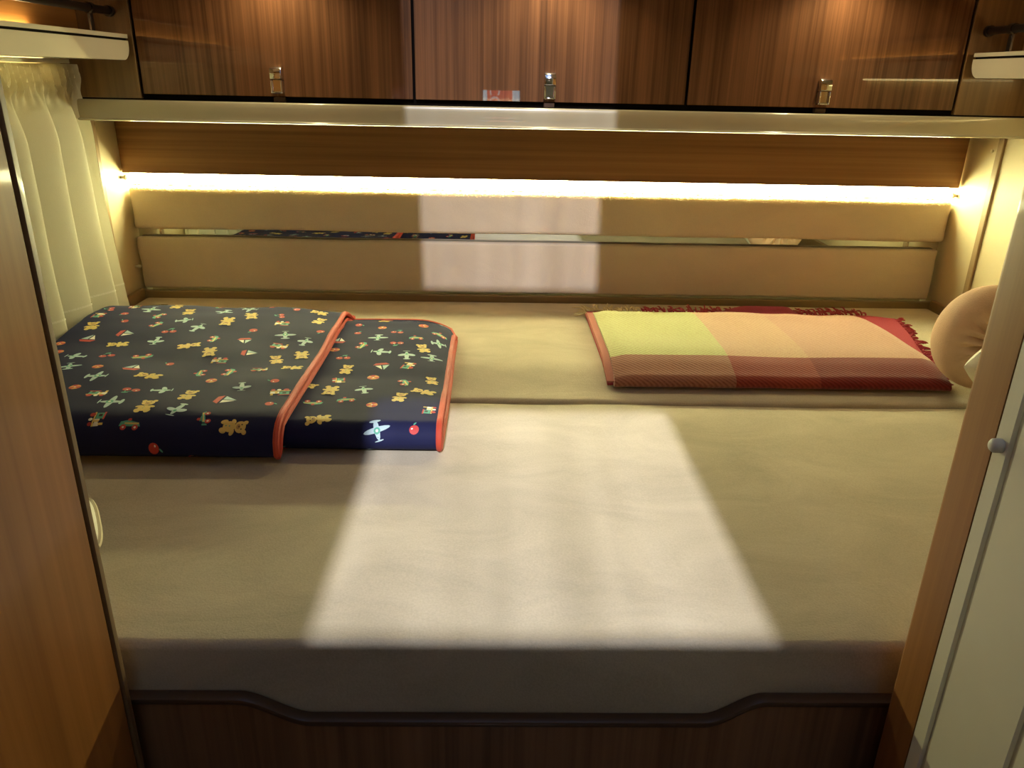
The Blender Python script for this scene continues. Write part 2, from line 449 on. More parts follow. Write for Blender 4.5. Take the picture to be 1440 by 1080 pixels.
# ------------------------------------------------------------------ overhead cabinet
zd0, zd1, yd = 1.203, 1.475, 1.700
cab = thing('overhead_cabinet', 'glossy dark walnut overhead cabinet with three latched doors above the bed', 'cabinet', (.11, 1.82, 1.17))
obj('body', bx((WX0 + .001, 1.7125, 1.168), (WX1 - .001, 1.953, 1.50)), M['dark'], cab, smooth=False)
obj('side_panel', bx((WX0 + .001, 1.698, 1.194), (-.7335, 1.712, 1.50), .001, 1), M['side_wood'], cab, smooth=False)
obj('side_panel', bx((.953, 1.698, 1.194), (WX1 - .001, 1.712, 1.50), .001, 1), M['side_wood'], cab, smooth=False)
def latch(x, z, parent):
    bm = bmesh.new()
    w = .0115
    # rounded cap above
    pts = [(1.6995, z), (1.6995, z + .023), (1.690, z + .0235), (1.684, z + .020), (1.6815, z + .012), (1.6815, z)]
    add_prism(bm, pts, 0, x - w, x + w)
    # lower frame with a recessed press plate
    for lo, hi in (((x - w, 1.6835, z - .027), (x - w + .003, 1.6995, z - .0015)), ((x + w - .003, 1.6835, z - .027), (x + w, 1.6995, z - .0015)),
                   ((x - w + .003, 1.6835, z - .027), (x + w - .003, 1.6995, z - .0235))):
        add_box(bm, lo, hi, .0008, 1)
    bmesh.ops.bevel(bm, geom=[e for e in bm.edges if e.calc_length() > .006], offset=.0012, segments=2, profile=.5, affect='EDGES')
    add_box(bm, (x - w + .003, 1.689, z - .0235), (x + w - .003, 1.6995, z - .0015))
    return obj('latch', bm, M['chrome'], parent)
for (a, c, lx) in ((-.727, -.178, -.452), (-.172, .384, .103), (.390, .947, .669)):
    bm = bx((a, yd, zd0), (c, yd + .012, zd1))
    for q in bm.faces: q.material_index = 0 if q.normal.y < -.5 else 1  # door sides coloured near-black so the gaps look shaded
    d = obj('door', bm, [M['door'], M['dark']], cab, smooth=False)
    latch(lx, 1.236, d)
    obj('latch_reflection', bx((lx - .011, 1.6965, 1.1925), (lx + .011, 1.7115, 1.2015), .001, 1), M['base_edge'], cab, smooth=False)  # dark block added where the latch would reflect in the rail
# light pelmet over the doors, with three small downlights
pel = thing('light_pelmet', 'walnut pelmet with three downlights over the cabinet doors', 'pelmet', (.11, 1.65, 1.48))
obj('board', bx((WX0 + .001, 1.57, 1.5015), (WX1 - .001, 1.953, 1.53), .003), M['door'], pel, smooth=False)
spots = (-.438, .100, .685)
for x in spots:
    bm = bmesh.new()
    add_tube(bm, [(x, 1.630, 1.492), (x, 1.630, 1.5012)], .026, 20)
    obj('downlight', bm, M['chrome'], pel)

# cream rail under the doors
pts = [(1.697, 1.167), (1.697, 1.1905), (1.687, 1.1915), (1.6825, 1.1912), (1.6805, 1.190), (1.6795, 1.188), (1.6785, 1.180), (1.678, 1.168), (1.6785, 1.158), (1.678, 1.1553), (1.6755, 1.1545), (1.6745, 1.153), (1.675, 1.1512), (1.678, 1.1500), (1.686, 1.1505), (1.690, 1.155), (1.693, 1.160)]
bm = bmesh.new(); add_prism(bm, pts, 0, WX0 + .012, WX1 - .002)
tag(obj('cabinet_rail', bm, M['cream']), 'long cream grip rail running under the walnut overhead doors', 'rail')
# wood strip under the rail
tag(obj('wood_fascia', bx((WX0 + .002, 1.885, 1.022), (WX1 - .004, 1.899, 1.166), .0015), M['strip_wood'], smooth=False),
    'horizontal walnut fascia board between cream rail and light strip', 'board')

# ------------------------------------------------------------------ light strip, mirror, backrest pads
led = thing('light_strip', 'glowing warm white light strip above the top backrest pad', 'lamp', (.11, 1.92, .99))
obj('housing', bx((WX0 + .006, 1.931, .990), (WX1 - .010, 1.953, 1.021), .001), M['plastic'], led, smooth=False)
obj('diffuser', bx((WX0 + .008, 1.907, .994), (WX1 - .012, 1.9305, 1.0205), .004, 3), M['led'], led)
tag(obj('wall_mirror', bx((WX0 + .004, 1.9190, .742), (WX1 - .004, 1.926, .988)), M['mirror'], smooth=False),
    'long mirror seen through the slot between the two backrest pads', 'mirror')

def edgy(seed, amp):
    def d(p):
        n = nz(p.x * 2.2 + seed, p.z * 9, seed)
        e = 0
        if p.x < -.84: e = .006 * nz(p.z * 22, seed + 4)
        if p.x > 1.06: e = .007 * nz(p.z * 22, seed + 8)
        return (e, amp * n, .0022 * nz(p.x * 3.5, seed + 2, p.y * 5))
    return d
def pile(x0, x1, seed, cnt=7000):
    bm = bmesh.new(); r = random.Random(seed)
    for _ in range(cnt):
        x = r.uniform(x0, x1); a0 = r.uniform(.0, math.pi / 2 + .2)
        cy_, cz_, R_ = 1.9045, .979, .0098
        ny, nz_ = -math.cos(a0), math.sin(a0)
        y, zz = cy_ + R_ * ny, cz_ + R_ * nz_
        h = r.uniform(.003, .0095); w = .0007
        a = r.uniform(-.7, .7)
        v = [bm.verts.new(p) for p in ((x - w, y, zz), (x + w, y, zz), (x + a * h, y + ny * h * .8, min(.9934, zz + nz_ * h * .8 + r.uniform(-.3, .3) * h)))]
        bm.faces.new(v)
    return bm
tp = thing('backrest_pad', 'upper beige suede backrest pad with fuzzy edge below the light strip', 'backrest', (.11, 1.915, .89), 'suede backrest pads')
obj('cushion', soft_box((WX0 + .005, 1.8945, .8895), (WX1 - .004, 1.917, .989), .010, (70, 3, 8), edgy(1., .0014)), M['suede_back'], tp)
obj('fuzzy_edge', pile(WX0 + .012, WX1 - .012, 3), M['hair'], tp, smooth=False)
lp = thing('backrest_pad', 'lower beige suede backrest pad just above the mattress', 'backrest', (.11, 1.915, .74), 'suede backrest pads')
obj('cushion', soft_box((WX0 + .005, 1.8965, .742), (WX1 - .012, 1.917, .8695), .006, (70, 3, 8), edgy(5., .0014)), M['suede_back'], lp)
# small pegs that hold the pads and caps on the wall boards
def peg(x, y, z, sx, label, cat='peg', r=.0065):
    bm = bmesh.new()
    add_tube(bm, [(x - sx * .004, y, z), (x + sx * .006, y, z), (x + sx * .007, y, z), (x + sx * .012, y, z), (x + sx * .0145, y, z)], [r * .6, r * .6, r * .9, r, r * .55], 12)
    tag(obj('wall_peg' if cat == 'peg' else 'screw_cap', bm, M['plastic']), label, cat)
peg(WX0, 1.882, 1.012, 1, 'pale round peg on the left wall beside the end of the light strip')
peg(WX1, 1.894, 1.003, -1, 'pale round peg on the right wall beside the end of the light strip')
peg(WX0, 1.880, .800, 1, 'small pale peg on the left wall beside the lower backrest pad', r=.0045)
peg(WX1, 1.788, .763, -1, 'small pale peg low on the right wall above the mattress board', r=.005)
peg(WX0, 1.765, 1.112, .35, 'flat screw cap on the left wall board under the cream rail', 'screw cap', .0042)
peg(WX1, 1.792, 1.116, -.35, 'flat screw cap on the right wall board under the cream rail', 'screw cap', .0042)

# ------------------------------------------------------------------ bed
zr, zf = .7235, .702
def sag(y): return .0180 * smooth01((1.45 - y) / .14)
def rear_disp(p):
    if p.z < .66: return (0, 0, 0)
    return (0, .0015 * nz(p.x * 5, 3.1), -sag(p.y) + .002 * nz(p.x * 2.5, p.y * 4, 2) )
tag(obj('rear_mattress', soft_box((WX0 + .014, 1.292, .60), (WX1 - .014, 1.883, zr), .010, (60, 36, 2), rear_disp), M['suede']),
    'narrow rear mattress in beige suede carrying the folded blankets', 'mattress')
def front_disp(p):
    t = .0
    if p.z > .66:
        t = .0025 * nz(p.x * 3, p.y * 3.5, 5) + .0016 * nz(p.x * 9, p.y * 5, 8)
    y = .0022 * nz(p.x * 4, p.z * 14, 1.5) if p.y < .70 else 0
    return (0, y, t)
tag(obj('front_mattress', soft_box((WX0 + .014, .645, .60), (WX1 - .014, 1.289, zf), .010, (70, 34, 3), front_disp), M['suede']),
    'large front mattress in beige suede with the patch of daylight', 'mattress')
base = thing('bed_base', 'dark wooden bed base with a dipped front board', 'bed base', (.11, 1.2, 0))
obj('box', bx((WX0 + .001, .642, .002), (WX1 - .001, 1.883, .598)), M['base'], base, smooth=False)
# front board with a dip; outline in x,z
def board_top():
    out = []
    zt, zb = .6395, .6105
    a0, a1 = -.268, -.190; b0, b1 = .228, .292
    out.append((-.52, zt))
    for i in range(13):
        t = i / 12; out.append((a0 + (a1 - a0) * t, zt + (zb - zt) * smooth01(t)))
    for i in range(13):
        t = i / 12; out.append((b0 + (b1 - b0) * t, zb + (zt - zb) * smooth01(t)))
    out.append((.62, zt))
    return out
top = board_top()
bm = bmesh.new()
vs_f = []
n = len(top)
for y in (.6315, .6425):
    vs_f.append(([bm.verts.new((x, y, z - .003)) for x, z in top], [bm.verts.new((x, y, .003)) for x, z in top]))
for i in range(n - 1):
    bm.faces.new((vs_f[0][0][i], vs_f[0][0][i + 1], vs_f[0][1][i + 1], vs_f[0][1][i]))
    bm.faces.new((vs_f[1][0][i], vs_f[1][1][i], vs_f[1][1][i + 1], vs_f[1][0][i + 1]))
    bm.faces.new((vs_f[0][0][i], vs_f[1][0][i], vs_f[1][0][i + 1], vs_f[0][0][i + 1]))
bmesh.ops.recalc_face_normals(bm, faces=bm.faces)
obj('front_board', bm, M['base'], base, smooth=False)
bm = bmesh.new()
prof = [(.6295, -.0045), (.6285, -.001), (.6295, .0018), (.632, .003), (.641, .003), (.6432, .002), (.6438, -.001), (.6438, -.0045)]
rings = [[bm.verts.new((x, py, z + pz)) for py, pz in prof] for x, z in top]
for a, c in zip(rings, rings[1:]):
    for k in range(len(prof)): bm.faces.new((a[k], a[(k + 1) % len(prof)], c[(k + 1) % len(prof)], c[k]))
bm.faces.new(rings[0]); bm.faces.new(rings[-1][::-1])
bmesh.ops.recalc_face_normals(bm, faces=bm.faces)
obj('edging', bm, M['base_edge'], base)

# ------------------------------------------------------------------ left wardrobe, right partition
wx = -.364
wr = thing('wardrobe', 'tall cherry wood wardrobe at the left of the bed foot', 'wardrobe', (-.62, .1, 0))
obj('body', bx((WX0 + .002, -.40, .001), (wx - .016, .598, ZC - .008)), M['wardrobe'], wr, smooth=False)
obj('side_panel', bx((wx - .0155, -.40, .001), (wx, .599, ZC - .008), .001), M['wardrobe'], wr, smooth=False)
obj('gap_strip', bx((wx - .020, .5992, .001), (wx - .004, .6028, ZC - .008)), M['dark'], wr, smooth=False)  # dark strip standing in for the shaded gap beside the edging
pts = [(wx - .030, .603), (wx - .002, .603), (wx + .0005, .605), (wx + .0005, .611), (wx - .002, .615), (wx - .007, .617), (wx - .030, .617)]
bm = bmesh.new(); add_prism(bm, pts, 2, .001, ZC - .008)
obj('edging', bm, M['edging'], wr)

px = .402
pa = thing('partition', 'wooden partition edge at the right of the bed foot, next to the white door', 'partition', (.75, .6, 0))
pts = [(px + .026, .5555), (px, .5555), (px, .597), (px + .0012, .601), (px + .005, .6035), (px + .026, .6035)]
bm = bmesh.new(); add_prism(bm, pts, 2, .001, ZC - .008)
obj('edge_panel', bm, M['post'], pa)
obj('panel', bx((px + .0265, .570, .001), (WX1 - .002, .6035, ZC - .008)), M['post'], pa, smooth=False)
dx = .4025
bm = bmesh.new()
# white door leaf folded back along the aisle, upright grooves
ys = [.5545, .5385, .537, .531, .5295, .447, .4455, .4395, .438, .356, .3545, .3485, .347, .265, .2635, .2575, .256, .12]
xs = [0, 0, .003, .003, 0, 0, .003, .003, 0, 0, .003, .003, 0, 0, .003, .003, 0, 0]
outl = [(dx + x, y) for x, y in zip(xs, ys)] + [(dx + .024, .12), (dx + .024, .5545)]
add_prism(bm, outl, 2, .003, ZC - .02)
for f in bm.faces:
    c = f.calc_center_median()
    if abs(c.x - dx - .003) < .0006 and abs(f.normal.x) > .5: f.material_index = 1
d1 = obj('door_1', bm, [M['white'], M['groove']], smooth=False)
d1['kind'] = 'structure'
bm = bmesh.new()
kx, ky, kz = dx, .547, .985
add_tube(bm, [(kx + .003, ky, kz), (kx - .003, ky, kz), (kx - .006, ky, kz), (kx - .008, ky, kz), (kx - .009, ky, kz)], [.0058, .006, .0058, .0042, .002], 20)
tag(obj('door_bumper', bm, M['knob']), 'round pale bumper knob on the white grooved door at right', 'bumper')

# ------------------------------------------------------------------ shelves with rails
def shelf(side):
    s = side                         # -1 left, +1 right
    wall = WX0 if s < 0 else WX1
    xi = -.728 if s < 0 else .948    # inner face
    yend = 1.664
    t = thing('wall_shelf', 'cream wall shelf with dark rail ' + ('on the left wall above the off-white curtain' if s < 0 else 'on the right wall at the cabinet end'), 'shelf',
              (wall, 1.3, 1.26), 'cream wall shelves')
    xo = wall - s * .0015
    def tray(z0, z1, rad, name, mat, y1, inset=0):
        pts = [(.62, z1), (.62, z0)]
        for i in range(9):
            a = math.pi / 2 * i / 8
            pts.append((y1 - rad + rad * math.sin(a), z0 + rad - rad * math.cos(a)))
        pts.append((y1, z1))
        bm = bmesh.new(); add_prism(bm, pts, 0, xi + s * inset, xo)
        obj(name, bm, mat, t)
    tray(1.2655, 1.3005, .028, 'tray', M['shelf'], yend)
    tray(1.3008, 1.3045, .0005, 'shadow_gap', M['dark'], yend - .002, .003)
    tray(1.3048, 1.312, .001, 'lid', M['shelf'], yend)
    # rail
    xr = -.770 if s < 0 else .985
    bm = bmesh.new(); add_tube(bm, [(xr, .63, 1.3545), (xr, 1.6965, 1.3545)], .0075, 14)
    obj('rail', bm, M['bronze'], t)
    bm = bmesh.new(); add_tube(bm, [(xr, 1.688, 1.3545), (xr, 1.697, 1.3545)], .0105, 18)
    obj('socket', bm, M['bronze'], t)
    for yb in (1.615, 1.05):
        bm = bmesh.new()
        add_box(bm, (xr - .003, yb - .006, 1.3122), (xr + .003, yb + .006, 1.349), .001, 1)
        add_tube(bm, [(xr, yb - .006, 1.3545), (xr, yb + .006, 1.3545)], .0102, 18)
        obj('bracket', bm, M['bronze'], t)
    # wooden back above the shelf and the lamp behind the lid
    obj('back_board', bx((min(wall, wall - s * .050) + (.0012 if s < 0 else 0), .62, 1.3125), (max(wall, wall - s * .050) - (.0012 if s > 0 else 0), 1.6965, 1.50)), M['shelf_wood'], t, smooth=False)
    xl0, xl1 = sorted((wall - s * .064, wall - s * .053))
    obj('lamp', bx((xl0, .80, 1.3122), (xl1, 1.52, 1.316), .001), M['led_up'], t)
    xl0, xl1 = sorted((wall - s * .012, wall - s * .004))
    obj('underside_lamp', bx((xl0, .90, 1.2610), (xl1, 1.62, 1.2653), .0005), M['led_small'], t)
    return t
shelf(-1); shelf(1)

# ------------------------------------------------------------------ curtain at the left
cu = thing('curtain', 'off-white pleated curtain hanging at the left wall beside the bed', 'curtain', (-.855, 1.2, .72))
cy0, cy1, czt, czb = .70, 1.692, 1.256, .742
bm = bmesh.new()
NU, NV = 420, 46
def curt(u, v):
    """u along the wall from the far edge, v from top to hem"""
    y = cy1 - (cy1 - cy0) * u
    z = czt + (czb - czt) * v
    d = cy1 - y
    grow = smooth01((v - .03) / .25)
    ph = d / .082 * 2 * math.pi + 1.5 * math.sin(d * 13 + .6) + .9 * nz(d * 7, v * .7, 4) + .25 * math.sin(v * 3 + d * 14)
    sw = (ph / (2 * math.pi)) % 1.0
    big = 1 - 2 * smooth01(sw / .72) if sw < .72 else -1 + 2 * smooth01((sw - .72) / .28)
    amp = .004 + .019 * grow * (.75 + .5 * nz(d * 5, 2.2))
    x = -.857 + amp * big + .005 * nz(d * 16, v * 2.5, 3) * grow
    hd = (1 - smooth01((v - .05) / .10))
    x += hd * .0075 * math.sin(d / .0165 * 2 * math.pi + 3 * nz(d * 9, 1) + v * 34)
    x += .004 * math.exp(-((v - .085) / .02) ** 2) * math.sin(d / .021 * 2 * math.pi)
    # the hem swings out a little and the free edge leans to the rear
    x += .004 * v ** 2
    y += .026 * v ** 1.3 * max(0, 1 - d / .25)  + .008 * math.cos(ph) * grow
    return Vector((x, y, z))
grid = [[bm.verts.new(curt(i / NU, (j / NV) ** 1.35)) for j in range(NV + 1)] for i in range(NU + 1)]
for i in range(NU):
    for j in range(NV): bm.faces.new((grid[i][j], grid[i + 1][j], grid[i + 1][j + 1], grid[i][j + 1]))
c = obj('cloth', bm, M['curtain'], cu)
bm = bmesh.new()
for i in range(NU):
    for j in range(2):
        a = [curt((i + di) / NU, .885 + (j + dj) * .004) + Vector((.0012, 0, 0)) for di, dj in ((0, 0), (1, 0), (1, 1), (0, 1))]
        bm.faces.new([bm.verts.new(p) for p in a])
bmesh.ops.remove_doubles(bm, verts=bm.verts, dist=1e-5)
obj('hem_seam', bm, M['linen'], cu)
obj('track', bx((-.868, .70, 1.2570), (-.852, 1.67, 1.2650), .001), M['plastic'], cu)

# ------------------------------------------------------------------ navy printed blanket
def ell(cx, cy, rx, ry, n=14, rot=0):
    return [(cx + rx * math.cos(t) * math.cos(rot) - ry * math.sin(t) * math.sin(rot), cy + rx * math.cos(t) * math.sin(rot) + ry * math.sin(t) * math.cos(rot))
            for t in [2 * math.pi * k / n for k in range(n)]]
def rect(cx, cy, w, h): return [(cx - w / 2, cy - h / 2), (cx + w / 2, cy - h / 2), (cx + w / 2, cy + h / 2), (cx - w / 2, cy + h / 2)]
def bear():
    L = [(ell(0, -.35, .42, .45), 'yellow'), (ell(-.42, -.1, .24, .15, rot=.5), 'yellow'), (ell(.42, -.1, .24, .15, rot=-.5), 'yellow'),
         (ell(-.33, -.75, .2, .26, rot=.4), 'yellow'), (ell(.33, -.75, .2, .26, rot=-.4), 'yellow'),
         (ell(-.36, .78, .17, .17), 'yellow'), (ell(.36, .78, .17, .17), 'yellow'), (ell(0, .45, .44, .40), 'yellow'),
         (ell(0, .32, .19, .14), 'tan'), (ell(-.16, .55, .05, .06, 8), 'black'), (ell(.16, .55, .05, .06, 8), 'black'), (ell(0, .37, .06, .045, 8), 'black'),
         (ell(0, -.3, .05, .05, 8), 'teal'), (ell(0, -.55, .05, .05, 8), 'teal')]
    return L
def plane():
    return [(ell(0, .05, 1.0, .2), 'grey'), (ell(0, 0, .2, .75), 'grey'), (ell(0, -.65, .42, .13), 'grey'), (ell(0, .12, .24, .24), 'teal'), (ell(0, .12, .1, .1, 10), 'white'), (ell(0, .78, .34, .05), 'grey')]
def biplane():
    return [(ell(-.1, 0, .85, .2), 'grey'), (ell(.1, .38, .22, .42, rot=.3), 'grey'), (ell(.1, -.38, .22, .42, rot=-.3), 'grey'), (ell(-.85, 0, .12, .32), 'grey'), (ell(.25, 0, .14, .12), 'teal'), (ell(.85, 0, .05, .35), 'grey')]
def train():
    return [(rect(-.35, .15, .75, .62), 'teal'), (rect(-.35, .5, .95, .14), 'red'), (rect(.42, .02, .72, .42), 'white'), (rect(.3, .02, .2, .42), 'yellow'), (rect(.62, .4, .2, .38), 'yellow'), (rect(0, -.27, 1.6, .14), 'yellow'),
            (rect(-.35, .2, .3, .28), 'black'), (ell(-.45, -.45, .23, .23), 'red'), (ell(.12, -.48, .17, .17), 'white'), (ell(.58, -.48, .17, .17), 'red')]
def boat():
    return [([(-.08, -.1), (-.08, .95), (-.75, -.1)], 'grey'), ([(.06, -.1), (.06, .85), (.62, -.1)], 'white'), ([(-.8, -.25), (.8, -.25), (.5, -.68), (-.5, -.68)], 'red')]
def ball():
    L = [(ell(0, 0, .55, .55, 18), 'orange')]
    for k in range(3):
        a = 2 * math.pi * k / 3
        L.append(([(0, 0)] + [(.55 * math.cos(a + t), .55 * math.sin(a + t)) for t in (0, .26, .52, .78, 1.04)], 'red'))
    L.append((ell(0, 0, .1, .1, 8), 'white'))
    return L
def cherries():
    return [(ell(-.38, -.15, .36, .32), 'red'), (ell(.42, -.05, .36, .32), 'red'), (ell(-.5, -.05, .09, .06, 8), 'white'), (ell(.3, .05, .09, .06, 8), 'white'), (ell(.1, .6, .28, .10, rot=.4), 'teal'), ([(-.36, .1), (.02, .62), (.06, .58), (-.3, .1)], 'teal'), ([(.4, .2), (.1, .6), (.06, .56), (.33, .2)], 'teal')]
def apple():
    return [(ell(0, -.05, .46, .42), 'red'), (ell(-.18, .08, .1, .07, 8), 'white'), (ell(.2, .5, .2, .08, rot=.6), 'teal')]
def racer():
    return [([(-.9, -.2), (.9, -.2), (.75, .12), (-.2, .4), (-.8, .2)], 'teal'), (rect(.15, .05, 1.2, .14), 'yellow'), (ell(-.5, -.3, .25, .25), 'red'), (ell(.5, -.3, .25, .25), 'red'), (ell(-.5, -.3, .1, .1, 8), 'white'), (ell(.5, -.3, .1, .1, 8), 'white'), (ell(-.1, .42, .16, .16), 'red')]
MOT = [bear, plane, cherries, train, boat, apple, bear, biplane, ball, racer]

def build_fold(name, parent, x0, x1, prof, seed, yr_corner=0.0, rag=0.003):
    """folded printed sheet. prof(x) -> list of (y,z) from the lower rear edge round the nose to the upper rear edge"""
    nx = 54
    P0 = prof(.5 * (x0 + x1)); npf = len(P0)
    th = .003
    def surf_pt(x, i, off):
        P = prof(x); a = P[max(i - 1, 0)]; c = P[min(i + 1, npf - 1)]
        ty, tz = c[0] - a[0], c[1] - a[1]; l = math.hypot(ty, tz) or 1
        ny, nzz = -tz / l, ty / l      # left-hand normal = outside
        w = rag * nz(x * 7 + seed, P[i][0] * 9, seed) + .0016 * nz(x * 3 + seed, P[i][0] * 34, seed * 2)
        k = smooth01((i - npf * .45) / (npf * .1))     # only the upper leaf wrinkles
        return Vector((x, P[i][0] + ny * off, P[i][1] + nzz * off + w * k))
    xs_ = [x0 + (x1 - x0) * k / nx for k in range(nx + 1)]
    bm = bmesh.new()
    og = [[bm.verts.new(surf_pt(x, i, th)) for i in range(npf)] for x in xs_]
    ig = [[bm.verts.new(surf_pt(x, i, -th * .3)) for i in range(npf)] for x in xs_]
    for a in range(nx):
        for i in range(npf - 1):
            bm.faces.new((og[a][i], og[a + 1][i], og[a + 1][i + 1], og[a][i + 1])).material_index = 0
            bm.faces.new((ig[a][i], ig[a][i + 1], ig[a + 1][i + 1], ig[a + 1][i])).material_index = 1
    for a in (0, nx):
        for i in range(npf - 1): bm.faces.new((og[a][i], og[a][i + 1], ig[a][i + 1], ig[a][i]))
    for i in (0, npf - 1):
        for a in range(nx): bm.faces.new((og[a][i], og[a + 1][i], ig[a + 1][i], ig[a][i]))
    bmesh.ops.recalc_face_normals(bm, faces=bm.faces)
    # printed motifs along the arc of the upper leaf and the nose
    arc = [0.]
    for a, c in zip(P0, P0[1:]): arc.append(arc[-1] + math.hypot(c[0] - a[0], c[1] - a[1]))
    S = arc[-1]
    def on(x, s, off):
        s = min(max(s, 0), S - 1e-6)
        i = max(k for k in range(npf) if arc[k] <= s); i = min(i, npf - 2)
        t = (s - arc[i]) / (arc[i + 1] - arc[i])
        return surf_pt(x, i, th + off).lerp(surf_pt(x, i + 1, th + off), t)
    rnd = random.Random(seed)
    put = []
    mid = S * .5
    for k in range(5000):
        if True:
            x = rnd.uniform(x0 + .014, x1 - .018); ss = rnd.uniform(mid * .90, S - .016)
            if any((x - a) ** 2 + (ss - c_) ** 2 < .0465 ** 2 for a, c_ in put): continue
            put.append((x, ss))
            sh = MOT[(len(put) * 7 + len(put) // 10) % len(MOT)]
            sc = {bear: .0205, plane: .022, biplane: .020, train: .019, boat: .019, ball: .018, cherries: .019, apple: .017, racer: .019}[sh] * rnd.uniform(.9, 1.1)
            ang = rnd.choice((0, math.pi / 2, math.pi, -math.pi / 2)) + rnd.uniform(-.35, .35)
            ca, sa = math.cos(ang), math.sin(ang)
            for li, (poly, colr) in enumerate(sh()):
                mi = 2 + PK.index(colr)
                off = .0004 + .00012 * li
                cx = sum(p[0] for p in poly) / len(poly); cy = sum(p[1] for p in poly) / len(poly)
                def mp(p):
                    X = x + sc * (p[0] * ca - p[1] * sa); Q = ss + sc * (p[0] * sa + p[1] * ca)
                    return bm.verts.new(on(min(max(X, x0), x1), Q, off))
                fr = (.5, 1.0)
                cen = mp((cx, cy)); rings_ = []
                for f_ in fr: rings_.append([mp((cx + (p[0] - cx) * f_, cy + (p[1] - cy) * f_)) for p in poly])
                m_ = len(poly)
                for e in range(m_):
                    bm.faces.new((cen, rings_[0][e], rings_[0][(e + 1) % m_])).material_index = mi
                    bm.faces.new((rings_[0][e], rings_[1][e], rings_[1][(e + 1) % m_], rings_[0][(e + 1) % m_])).material_index = mi
    o = obj(name, bm, [M['navy'], M['beige_lining']] + [PRINT[c] for c in PK], parent)
    # red binding round the open edges
    bm = bmesh.new()
    add_tube(bm, [surf_pt(x1, i, th * .35) for i in range(npf)], .0052, 8)
    obj('binding', bm, M['binding'], o)
    bm = bmesh.new()
    add_tube(bm, [surf_pt(x, npf - 1, th * .35) for x in xs_], .0040, 8)
    obj('binding', bm, M['binding'], o)
    return o

def bed_z(y):      # top of the two mattresses
    return zf + .003 + (zr - zf - sag(y)) * smooth01((y - 1.285) / .02)
LX1 = -.086
ZT = .7515
def prof_low(x):
    yr = 1.665
    d = LX1 - x
    if d < .10: yr -= .115 * (1 - math.sqrt(max(0, 1 - (1 - d / .10) ** 2)))
    pts = []
    yn = 1.092; z0 = bed_z(yn) + .004; r = (ZT - z0) / 2
    for i in range(24):
        y = yr + .004 + (yn - yr - .004) * i / 23; pts.append((y, bed_z(y) + .004))
    for i in range(1, 14):
        a = -math.pi / 2 - math.pi * i / 14
        pts.append((yn + r * 1.15 * math.cos(a), z0 + r + r * math.sin(a)))
    for i in range(40):
        t = i / 39; y = yn + (yr - yn) * t
        z = ZT - .004 * smooth01(1 - abs(t - .33) / .12) + .006 * smooth01((t - .45) / .3)
        z = z + (bed_z(y) + .009 - z) * smooth01((t - .80) / .20) ** 1.7
        pts.append((y, z))
    return pts
def prof_up(x):
    yr = 1.705 - .030 * smooth01((x + .50) / .18)
    pts = []
    for i in range(24):
        t = i / 23; y = yr + .003 + (1.078 - yr) * t
        u = 1 - t
        z = ZT + .0065 + .006 * smooth01((u - .45) / .3) * smooth01((.82 - u) / .1)
        z = z + (bed_z(y) + .004 - z) * smooth01((u - .86) / .14)
        pts.append((y, z))
    tip = [(1.064, .756), (1.054, .748), (1.046, .738), (1.040, .726), (1.036, .7225), (1.031, .7205), (1.028, .724), (1.028, .732), (1.029, .743), (1.036, .755), (1.047, .7635), (1.062, .768)]
    pts += tip
    for i in range(44):
        t = i / 43; y = 1.076 + (yr - 1.076) * t
        z = ZT + .0185 - .003 * smooth01(1 - abs(t - .33) / .14) + .011 * smooth01((t - .42) / .3)
        z = z + (bed_z(y) + .011 - z) * smooth01((t - .78) / .22) ** 1.6
        z -= .004 * smooth01((x + .42) / .09) * smooth01((t - .5) / .3) * smooth01((1 - t) / .2)
        pts.append((y, z))
    return pts
bl = thing('baby_blanket', 'folded navy blanket printed with toys and bears, bound in red, on the mattress', 'blanket', (-.4, 1.38, .71))
build_fold('lower_fold', bl, -.800, LX1, prof_low, 3, rag=.0025)
build_fold('upper_fold', bl, -.826, -.322, prof_up, 8, rag=.0048)

# ------------------------------------------------------------------ plaid throw
th_ = thing('plaid_throw', 'folded woollen plaid throw in lime, peach and brick red with crimson fringe', 'throw', (.55, 1.55, .724))
def fold_slab(name, x0, x1, pfun, mat, nx=46):
    bm = bmesh.new()
    xs_ = [x0 + (x1 - x0) * k / nx for k in range(nx + 1)]
    G = [[bm.verts.new(p) for p in pfun(x)] for x in xs_]
    n_ = len(G[0])
    for a in range(nx):
        for i in range(n_): bm.faces.new((G[a][i], G[a + 1][i], G[a + 1][(i + 1) % n_], G[a][(i + 1) % n_]))
    bm.faces.new(G[0]); bm.faces.new(G[-1][::-1])
    for v in bm.verts: v.co.z -= sag(v.co.y)
    bmesh.ops.recalc_face_normals(bm, faces=bm.faces)
    return bm
def under(x):      # crimson and rose lower leaves
    k = max(0, (x - .80)); 
    yfar = 1.785
    y0 = 1.352 + max(0, (x - .857)) * 4.4
    yfar = max(yfar - max(0, x - .90) * .9, y0 + .012)
    z0 = zr + .003; h = .011
    out = []
    m_ = 20
    for i in range(m_ + 1):
        t = i / m_; y = y0 + (yfar - y0) * t; out.append((x, y, z0))
    for i in range(m_ + 1):
        t = 1 - i / m_; y = y0 + (yfar - y0) * t
        z = z0 + h * min(1, .35 + 6 * min(t, 1 - t)) + .004 * nz(x * 9, y * 9, 4) * smooth01((x - .80) / .05)
        out.append((x, y, z))
    return out
obj('crimson_layer', fold_slab('u', .211, .944, under, None), M['crimson'], th_)['label'] = 'crimson under layer'
